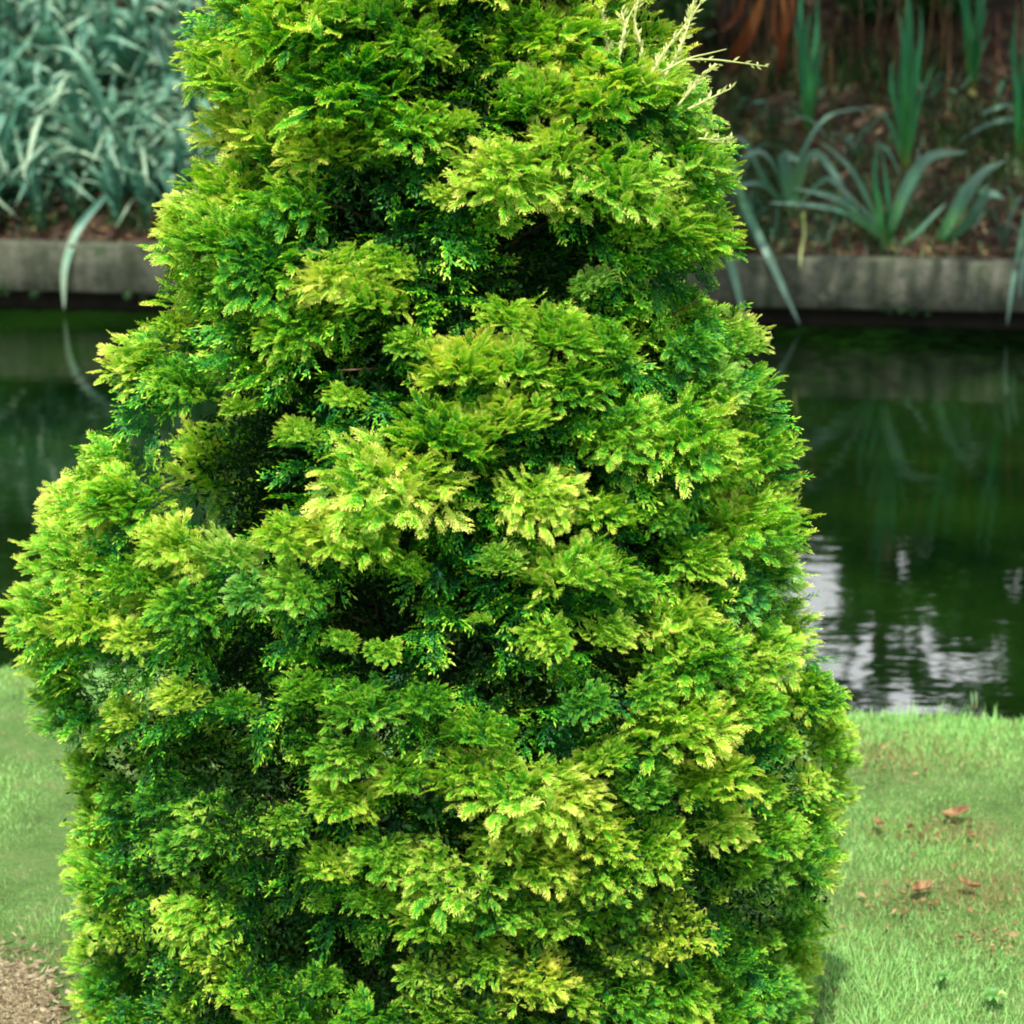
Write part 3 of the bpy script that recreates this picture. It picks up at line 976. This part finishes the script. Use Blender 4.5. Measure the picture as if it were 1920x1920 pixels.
# ------------------------------------------------------------------ bed litter
mbs = MB()
for i in range(20000):
    x = fr.uniform(-3.2, 3.6)
    y = edge_far(x) + .14 + fr.random() ** 1.2 * 3.0
    z = bank_z(x, y)
    a = fr.uniform(0, 6.28)
    l, w = fr.uniform(.008, .034), fr.uniform(.003, .014)
    d = Vector((math.cos(a), math.sin(a), fr.uniform(-.3, .8))) * l
    s = Vector((math.sin(a), -math.cos(a), fr.uniform(-.7, .7))) * w
    c = Vector((x, y, z + .012))
    mbs.add([tuple(c - d), tuple(c - s), tuple(c + d), tuple(c + s + Vector((0, 0, w * .5)))], [(0, 1, 2, 3)], None, min(1, abs(fr.gauss(.38, .36))))
mbg = MB()
for i in range(6500):
    cxx, cyy = fr.choice([(1.1, 9.6), (1.2, 10.2), (1.75, 9.7), (2.3, 10.3), (2.0, 10.9), (.9, 10.8), (1.5, 11.0), (2.6, 9.9)])
    x, y = fr.gauss(cxx, .22), fr.gauss(cyy, .22)
    if y < edge_far(x) + .12:
        continue
    b = Vector((x, y, bank_z(x, y)))
    a = fr.uniform(0, 6.28)
    h = fr.uniform(.02, .11)
    tip = b + Vector((math.cos(a) * h * .8, math.sin(a) * h * .8, h))
    sd = Vector((math.sin(a), -math.cos(a), 0)) * fr.uniform(.002, .007)
    md = b.lerp(tip, .55) + Vector((0, 0, h * .12))
    mbg.add([tuple(b), tuple(md - sd), tuple(tip), tuple(md + sd)], [(0, 1, 2, 3)], None, fr.uniform(.3, 1))
link('ground_cover', mbg.mesh('ground_cover'), M_dark, None, kind='stuff', label='low green seedlings and weeds scattered over the mulch')
link('leaf_litter', mbs.mesh('leaf_litter'), M_litter, None, kind='stuff', label='brown leaf litter and bark mulch on the sloping bed')

# ------------------------------------------------------------------ strap-leaved plants drawn from the photograph (each leaf its own mesh)
def plant(name, label, category, base, leaves, mat, group=None):
    """base: pixel of the crown on the bank; leaves: (pixel path, width in px, lean towards the camera in m)"""
    b = bank_hit(*base)
    t = thing(name, b, label, category, group)
    pr = random.Random(int(base[0] * 7 + base[1]))
    for lf in leaves:
        path, w, lean = lf[0], lf[1], lf[2]
        m = lf[3] if len(lf) > 3 else mat
        n = len(path)
        pts_ = []
        for k, (x, y) in enumerate(path):
            pts_.append(pt(x, y, b.y - lean * (k / max(1, n - 1))) - b)
        mb = MB()
        blade(mb, pts_, w / F * b.y * (1.03 if w > 20 else .85), (pr.uniform(-.9, .9), -1, pr.uniform(0, .8)), n=12, twist=pr.uniform(-1.1, 1.1))
        link('leaf', mb.mesh('leaf', True), m, t)
    return t


def fan(bx, by, tips, w, mat=None, wob=6):
    out = []
    for i, (x, y) in enumerate(tips):
        x = bx + (x - bx) * .85
        out.append(([(bx + (i % 3 - 1) * 4, by + 6), (bx + (x - bx) * .35, by + (y - by) * .35), (bx + (x - bx) * .75 + wob * (-1) ** i, by + (y - by) * .75), (x, y)], w * .72, .12 - .06 * (i % 4)))
        y2 = y + (by - y) * (.15 + .1 * (i % 4))
        x2 = bx + (x - bx) * 1.25 + 9 * (-1) ** i
        out.append(([(bx + (i % 2) * 5, by + 6), (bx + (x2 - bx) * .3, by + (y2 - by) * .35), (bx + (x2 - bx) * .65, by + (y2 - by) * .7), (x2 + (x2 - bx) * .2, y2)], w * .6, -.1 + .07 * (i % 3)))
    return out


plant('iris_plant', 'upright deep green iris fan with a yellow base, beside the rust brown leaves', 'plant', (1515, 250),
      fan(1515, 250, [(1488, 20), (1502, -45), (1532, -20), (1545, 60), (1490, 100), (1520, 20), (1535, 110)], 17), M_iris)
plant('iris_plant', 'tall blue-green iris fan standing in mulch above the splayed plant', 'plant', (1698, 320),
      fan(1698, 320, [(1682, 20), (1712, -60), (1732, 10), (1668, 110), (1716, 80), (1692, 60), (1705, -20)], 17), M_iris)
plant('iris_plant', 'teal iris fan at the top with a yellow spot at its foot', 'plant', (1822, 165),
      fan(1822, 165, [(1795, -60), (1815, -80), (1838, -70), (1858, -20), (1800, 20), (1845, 30)], 19), M_iris)
plant('iris_plant', 'green iris fan cut by the right edge of the picture', 'plant', (1912, 300),
      fan(1912, 300, [(1890, 60), (1905, 0), (1922, -20), (1940, 40), (1896, 120), (1930, 90)], 16), M_iris)
plant('iris_plant', 'splayed grey-green plant with long arching leaves right behind the edging', 'plant', (1662, 462), [
      ([(1662, 475), (1650, 400), (1640, 330), (1648, 255)], 13, .05, M_iris), ([(1664, 475), (1668, 420), (1664, 360), (1652, 270)], 12, .0, M_iris),
      ([(1655, 440), (1625, 370), (1590, 310), (1535, 262)], 12, .1), ([(1652, 450), (1600, 390), (1550, 365), (1480, 352)], 15, .2),
      ([(1652, 450), (1590, 400), (1520, 385), (1440, 380)], 12, .3), ([(1668, 440), (1700, 350), (1745, 292), (1815, 285)], 22, .1),
      ([(1672, 440), (1700, 380), (1720, 335), (1722, 270)], 11, .0), ([(1670, 470), (1715, 440), (1755, 400), (1775, 380)], 12, .1),
      ([(1658, 470), (1640, 420), (1615, 390), (1600, 400)], 10, .1), ([(1665, 475), (1668, 440), (1680, 410), (1684, 380)], 12, .1, M_iris)], M_sage)
plant('iris_plant', 'plant with broad pale grey-green leaves leaning right above the edging', 'plant', (1755, 452), [
      ([(1758, 455), (1800, 385), (1840, 330), (1890, 300)], 32, .15), ([(1764, 458), (1810, 420), (1850, 365), (1885, 375)], 22, .25),
      ([(1760, 455), (1790, 400), (1812, 350), (1870, 312)], 18, .05)], M_sage)
plant('iris_plant', 'low arching grey-green plant right of the bush with a glossy pale leaf', 'plant', (1478, 395), [
      ([(1478, 400), (1455, 320), (1425, 285), (1385, 300)], 14, .15), ([(1480, 400), (1475, 330), (1470, 292), (1500, 300)], 26, .1),
      ([(1482, 400), (1500, 300), (1550, 220), (1640, 200)], 11, .0), ([(1484, 400), (1520, 290), (1560, 320), (1600, 390)], 17, .15),
      ([(1476, 400), (1440, 350), (1400, 345), (1370, 370)], 12, .2), ([(1480, 400), (1482, 360), (1480, 330), (1478, 300)], 12, .0, M_iris),
      ([(1484, 400), (1540, 340), (1570, 345), (1625, 400)], 12, .2), ([(1478, 400), (1430, 330), (1400, 270), (1370, 255)], 12, 0)], M_sage)
plant('iris_plant', 'long narrow leaf of a small plant at the right edge, arching left over the mulch', 'plant', (1925, 245), [
      ([(1935, 262), (1905, 225), (1850, 235), (1790, 268)], 12, .1), ([(1930, 262), (1900, 200), (1860, 205), (1840, 215)], 10, .1)], M_sage)
# leaves that hang over the edging down to the water
hang = pt(1380, 330, 9.45)


def drape(label, paths, mat, cat='plant'):
    b = bank_hit(paths[0][0][0][0], min(paths[0][0][0][1], 455))
    t = thing('draping_plant', b, label, cat)
    for path, w, m in paths:
        mb = MB()
        pts_ = []
        for x, y in path:
            fx = ray(x, y).x * 9.2
            D = edge_far(fx) - .03
            q = pt(x, y, D)
            if q.z > .195:
                D = D + .03 + (q.z - .195) * .9
                q = pt(x, y, D)
            pts_.append(q - b)
        blade(mb, pts_, w / F * 9.3, (0.2, -1, .2), n=14, twist=.4)
        link('leaf', mb.mesh('leaf', True), m, t)


drape('two grey-green leaves hanging over the edging to the water beside the bush', [
      ([(1372, 300), (1398, 390), (1450, 500), (1500, 610)], 17, M_sage), ([(1345, 440), (1368, 490), (1384, 545), (1396, 612)], 16, M_sage)], M_sage)
drape('thin pale leaf hanging over the edging at the right edge of the picture', [([(1925, 390), (1912, 460), (1898, 540), (1888, 612)], 11, M_sage),
      ([(1935, 430), (1922, 480), (1915, 520), (1912, 560)], 9, M_sage)], M_sage)
drape('long pale leaf drooping over the edging into the pond at the left', [([(195, 370), (150, 425), (122, 500), (120, 582)], 17, M_glauc)], M_glauc)
drape('thin straw-coloured blade hanging in front of the edging', [([(1506, 400), (1508, 440), (1502, 470), (1500, 505)], 6, M_twig_pale)], M_twig_pale)

plant('withered_plant', 'rust orange withered strap leaves hanging at the top behind the bush', 'plant', (1430, 160), [
      ([(1360, 130), (1385, 90), (1410, 45), (1435, -30)], 26, .1), ([(1372, 150), (1405, 80), (1425, 30), (1440, -40)], 18, .0),
      ([(1470, 150), (1466, 90), (1472, 40), (1462, -40)], 20, .1), ([(1458, 170), (1460, 110), (1450, 40), (1458, -40)], 12, .15),
      ([(1352, 60), (1385, 20), (1400, -40)], 16, .0), ([(1482, 60), (1486, 10), (1480, -40)], 14, 0)], M_rust)

# ------------------------------------------------------------------ the blue-green mass at the left
LV = []
for i in range(10):
    mb = MB()
    lr = random.Random(300 + i)
    h, out_ = lr.uniform(.22, .36), lr.uniform(.14, .34)
    dr = lr.uniform(.0, .18)
    blade(mb, [(0, 0, 0), (out_ * .25, lr.uniform(-.02, .02), h * .55), (out_ * .7, lr.uniform(-.03, .03), h), (out_ * 1.35, lr.uniform(-.04, .04), h * .98 - dr)],
          lr.uniform(.020, .034), (-1, 0, .6), n=10, twist=lr.uniform(-.9, .9), fold=.3)
    me = mb.mesh('leaf', True)
    me.materials.append(M_glauc)
    LV.append(me)
pr = random.Random(21)
spots = []
tries = 0
while len(spots) < 135 and tries < 20000:
    tries += 1
    x = pr.uniform(-3.1, -.4)
    y = edge_far(x) + .17 + pr.random() ** 1.3 * 2.5
    if x > -2.05 and y < edge_far(x) + .40 and pr.random() < .8:
        continue                                            # bare brown soil next to the bush
    if all((x - a) ** 2 + (y - b) ** 2 > .125 ** 2 for a, b in spots):
        spots.append((x, y))
for (x, y) in spots:
    b = Vector((x, y, bank_z(x, y) - .01))
    t = thing('strap_leaf_plant', b, 'blue-green strap-leaved plant in the dense drift behind the left edging', 'plant', 'blue-green plants in the drift at the left')
    sc = pr.uniform(1.05, 1.75)
    c = pr.random()
    for k in range(pr.randint(9, 13)):
        o = link('leaf', LV[pr.randrange(len(LV))], None, t)
        o.rotation_euler = (pr.uniform(-.15, .15), pr.uniform(-.25, .25), k * 2.4 + pr.uniform(-.5, .5))
        s = sc * pr.uniform(.6, 1.1)
        o.scale = (s, s, s * pr.uniform(.8, 1.15))
        o.location = (pr.uniform(-.02, .02), pr.uniform(-.02, .02), pr.uniform(0, .14))
        v = min(1, max(0, c * .5 + pr.random() * .6))
        o.color = (v, v, v, 1)


for k_, (px, py) in enumerate([(1405, 430), (1455, 462), (1550, 470), (1880, 468), (1390, 350), (1600, 300), (1830, 400), (1440, 250), (1740, 200), (1870, 200)]):
    b = bank_hit(px, py)
    t = thing('young_strap_plant', b, ['small green strap-leaved plant low beside the bush', 'short sprout left of the thin straw-coloured blade', 'short sprout on the edging left of the splayed plant',
                                       'short sprout at the edging near the right edge', 'strap-leaved tuft half hidden by the right side of the bush', 'small tuft on the mulch between two upright iris fans',
                                       'small tuft behind the broad pale leaves', 'small tuft beside the green iris fan above the bush shoulder', 'small tuft right of the tall blue-green iris fan',
                                       'small tuft under the teal iris fan at the upper right'][k_], 'plant', 'young strap-leaved plants in the right-hand mulch')
    for k in range(pr.randint(5, 8)):
        o = link('leaf', LV[pr.randrange(len(LV))], None, t)
        o.rotation_euler = (pr.uniform(-.15, .15), pr.uniform(-.25, .5), k * 2.4 + pr.uniform(-.5, .5))
        s = pr.uniform(.35, .75)
        o.scale = (s, s * .8, s)
        v = pr.random() * .5
        o.color = (v, v, v, 1)


gb = [(x, y, bank_z(x, y) + .05, .12) for x, y in spots] + [(x + .06, y + .05, bank_z(x, y) + .16, .10) for x, y in spots if y > edge_far(x) + .5]
gv, gq, ga = leaf_cloud(gb, 26000, .020, 9, .8, .22, .1)
link('low_foliage', mesh_np('low_foliage', gv, gq, None, {'tip': ga}), M_dark, None, kind='stuff', label='dark green low growth between the blue-green plants')

# ------------------------------------------------------------------ leafy shrubs and trees
def make_shrub(x, y, r, h, n, seed, label, name='shrub', mat=None, stems=14):
    z = bank_z(x, y)
    t = thing(name, (x, y, z), label, 'shrub', 'dark shrubs at the back of the bed')
    rnd = random.Random(seed)
    blobs = [(rnd.uniform(-r, r) * .7, rnd.uniform(-r, r) * .5, rnd.uniform(.25, 1) * h * .85, r * rnd.uniform(.3, .5)) for _ in range(12)]
    V, Q, A = leaf_cloud(blobs, n, .030, seed)
    link('foliage', mesh_np('foliage', V, Q, None, {'tip': A}), mat or M_dark, t, kind='stuff')
    mb = MB()
    for k in range(stems):
        a = rnd.uniform(0, 6.28)
        e = Vector((math.cos(a) * r * .7, math.sin(a) * r * .6, h * rnd.uniform(.5, .95)))
        tube(mb, smooth_path([(rnd.uniform(-.1, .1), rnd.uniform(-.1, .1), -.02), e * .45 + Vector((0, 0, .1)), e], 5), [.012, .010, .008, .006, .005, .003], 5)
    link('stem', mb.mesh('stem'), M_bark, t, kind='stuff')
    return t


SHR = [(.55, 11.1, .5, 1.3, 'dark shrub right behind the upper part of the bush'), (1.20, 11.35, .42, 1.4, 'dark shrub behind the rust brown leaves'),
       (2.15, 11.5, .42, .50, 'dark shrub above the blue-green iris fan'), (3.10, 11.3, .45, 1.3, 'dark shrub in the upper right corner'),
       (-.4, 12.1, .6, 1.6, 'dark shrub hidden behind the top of the bush'), (-1.4, 12.6, .6, 1.6, 'dark shrub between bush and blue-green drift'), (-2.6, 12.8, .7, 1.5, 'dark shrub behind the blue-green drift'), (3.9, 12.1, .6, 1.7, 'dark shrub outside the right edge')]
for i, (x, y, r, h, lab) in enumerate(SHR):
    make_shrub(x, y, r, h, 9000, 40 + i, lab)

# thin dry stems standing at the back of the bed
mbs = MB()
for i in range(170):
    x = fr.uniform(.3, 3.4)
    y = fr.uniform(10.4, 11.3)
    z = bank_z(x, y)
    h = fr.uniform(.2, .6)
    l = Vector((fr.uniform(-.12, .12), fr.uniform(-.08, .08), h))
    tube(mbs, [(x, y, z - .02), tuple(Vector((x, y, z)) + l * .5 + Vector((.01, 0, 0))), tuple(Vector((x, y, z)) + l)], [.005, .004, .002], 4, fr.uniform(.1, .9))
link('dry_stems', mbs.mesh('dry_stems'), M_litter, None, kind='stuff', label='thin dry brown stems standing at the back of the bed')


def make_tree(x, y, h, crown, n, seed, label, trunk_r=.16, leaf=.085):
    z = bank_z(x, y)
    t = thing('tree', (x, y, z), label, 'tree', 'trees standing beyond the bed')
    rnd = random.Random(seed)
    mb = MB()
    tube(mb, smooth_path([(0, 0, -.1), (rnd.uniform(-.1, .1), 0, h * .4), (rnd.uniform(-.2, .2), 0, h * .9)], 8), [trunk_r * (1 - .09 * i) for i in range(9)], 10)
    link('trunk', mb.mesh('trunk', True), M_bark, t)
    for (bx, by, bz, br) in crown:
        mb = MB()
        c = Vector((bx - x, by - y, bz - z))
        tube(mb, smooth_path([(0, 0, min(h * .45, c.z * .6)), c * .5 + Vector((0, 0, c.z * .22)), c], 6), [.055, .05, .042, .034, .026, .018, .01], 6)
        link('limb', mb.mesh('limb', True), M_bark, t)
    V, Q, A = leaf_cloud([(bx - x, by - y, bz - z, br) for bx, by, bz, br in crown], n, leaf, seed, hollow=.35)
    link('crown', mesh_np('crown', V, Q, None, {'tip': A}), M_tree, t, kind='stuff')


# the water mirrors these: a wall of foliage with an opening to the sky at the right
def crown_wall(x0, x1, y, z0, z1, r, seed, step=.9):
    rnd = random.Random(seed)
    out_ = []
    zz = z0
    while zz < z1:
        xx = x0 + rnd.uniform(0, .4)
        while xx < x1:
            out_.append((xx + rnd.uniform(-.2, .2), y + rnd.uniform(-.5, .5), zz + rnd.uniform(-.2, .2), r * rnd.uniform(.8, 1.15)))
            xx += step
        zz += step * .9
    return out_


make_tree(-6.2, 15.2, 6.5, crown_wall(-8.2, -4.2, 15.2, 2.0, 7.0, .85, 1), 26000, 61, 'broad green tree beyond the bed, farthest left')
make_tree(-2.4, 15.4, 7.0, crown_wall(-4.3, -.4, 15.4, 1.9, 7.4, .85, 2), 26000, 62, 'green tree beyond the blue-green drift')
make_tree(.6, 15.2, 6.5, crown_wall(-.5, 1.6, 15.2, 1.9, 7.0, .66, 3), 20000, 63, 'green tree directly behind the bush')
make_tree(2.9, 15.3, 2.6, crown_wall(1.9, 4.2, 15.3, 1.3, 2.7, .55, 4, .75) + [(2.55 + .17 * k, 15.3, 3.62 - .10 * k, .13) for k in range(5)] + [(2.95, 15.2, 3.95, .14), (3.12, 15.2, 3.85, .15), (2.62, 15.2, 4.15, .15), (2.72, 15.2, 3.2, .16), (3.0, 15.2, 3.45, .17), (2.85, 15.2, 4.25, .12), (3.35, 15.2, 4.1, .16), (3.3, 15.2, 3.2, .3), (3.55, 15.2, 3.6, .25)], 26000, 64, 'lowest tree, with open sky above it')
make_tree(5.4, 15.2, 6.5, crown_wall(4.25, 7.4, 15.2, 1.9, 7.0, .72, 5) + [(3.6, 15.2, 2.9, .45), (3.85, 15.2, 3.5, .4), (3.9, 15.2, 4.2, .4), (3.6, 15.2, 3.3, .3)], 26000, 65, 'broad green tree beyond the bed, farthest right')
# unseen overhanging tree, added so its boughs shade the bed
CAN = [(cx_ + random.uniform(-.3, .3), cy_ + random.uniform(-.3, .3), random.uniform(3.9, 5.2), random.uniform(.45, .75)) for cx_ in np.arange(-1.2, 3.6, .75) for cy_ in np.arange(7.0, 10.8, .75)]
make_tree(4.6, 13.2, 5.0, CAN, 17000, 66, 'unseen spreading tree added to shade the bed', .14, .07)

# small pale stone and a yellow leaf on the mulch
s0 = bank_hit(1470, 300)
mb = MB()
st = bpy.data.meshes.new('stone')
import bmesh
bm = bmesh.new()
bmesh.ops.create_icosphere(bm, subdivisions=2, radius=.03)
for v in bm.verts:
    v.co *= 1 + .25 * noise.noise(v.co * 40)
    v.co.z *= .6
bm.to_mesh(st); bm.free()
M_stone = ground_mat('pale_stone', [(.3, (.30, .36, .40)), (.7, (.5, .55, .58))], scale=30)
o = link('stone', st, M_stone, None, label='small pale stone on the mulch beside the glossy leaf', category='stone')
o.location = s0 + Vector((0, 0, .01))
M_yel = leaf_mat('yellow_leaf', [(0, (.45, .40, .08)), (1, (.75, .70, .25))], transl=.2)
o = link('fallen_leaf', curled_leaf('fallen_leaf', .06, .045, .4, 9, M_yel), M_yel, None, label='yellow fallen leaf at the foot of the teal iris fan', category='leaf')
o.location = bank_hit(1820, 188) + Vector((0, 0, .03))
o.rotation_euler = (.9, .2, .5)
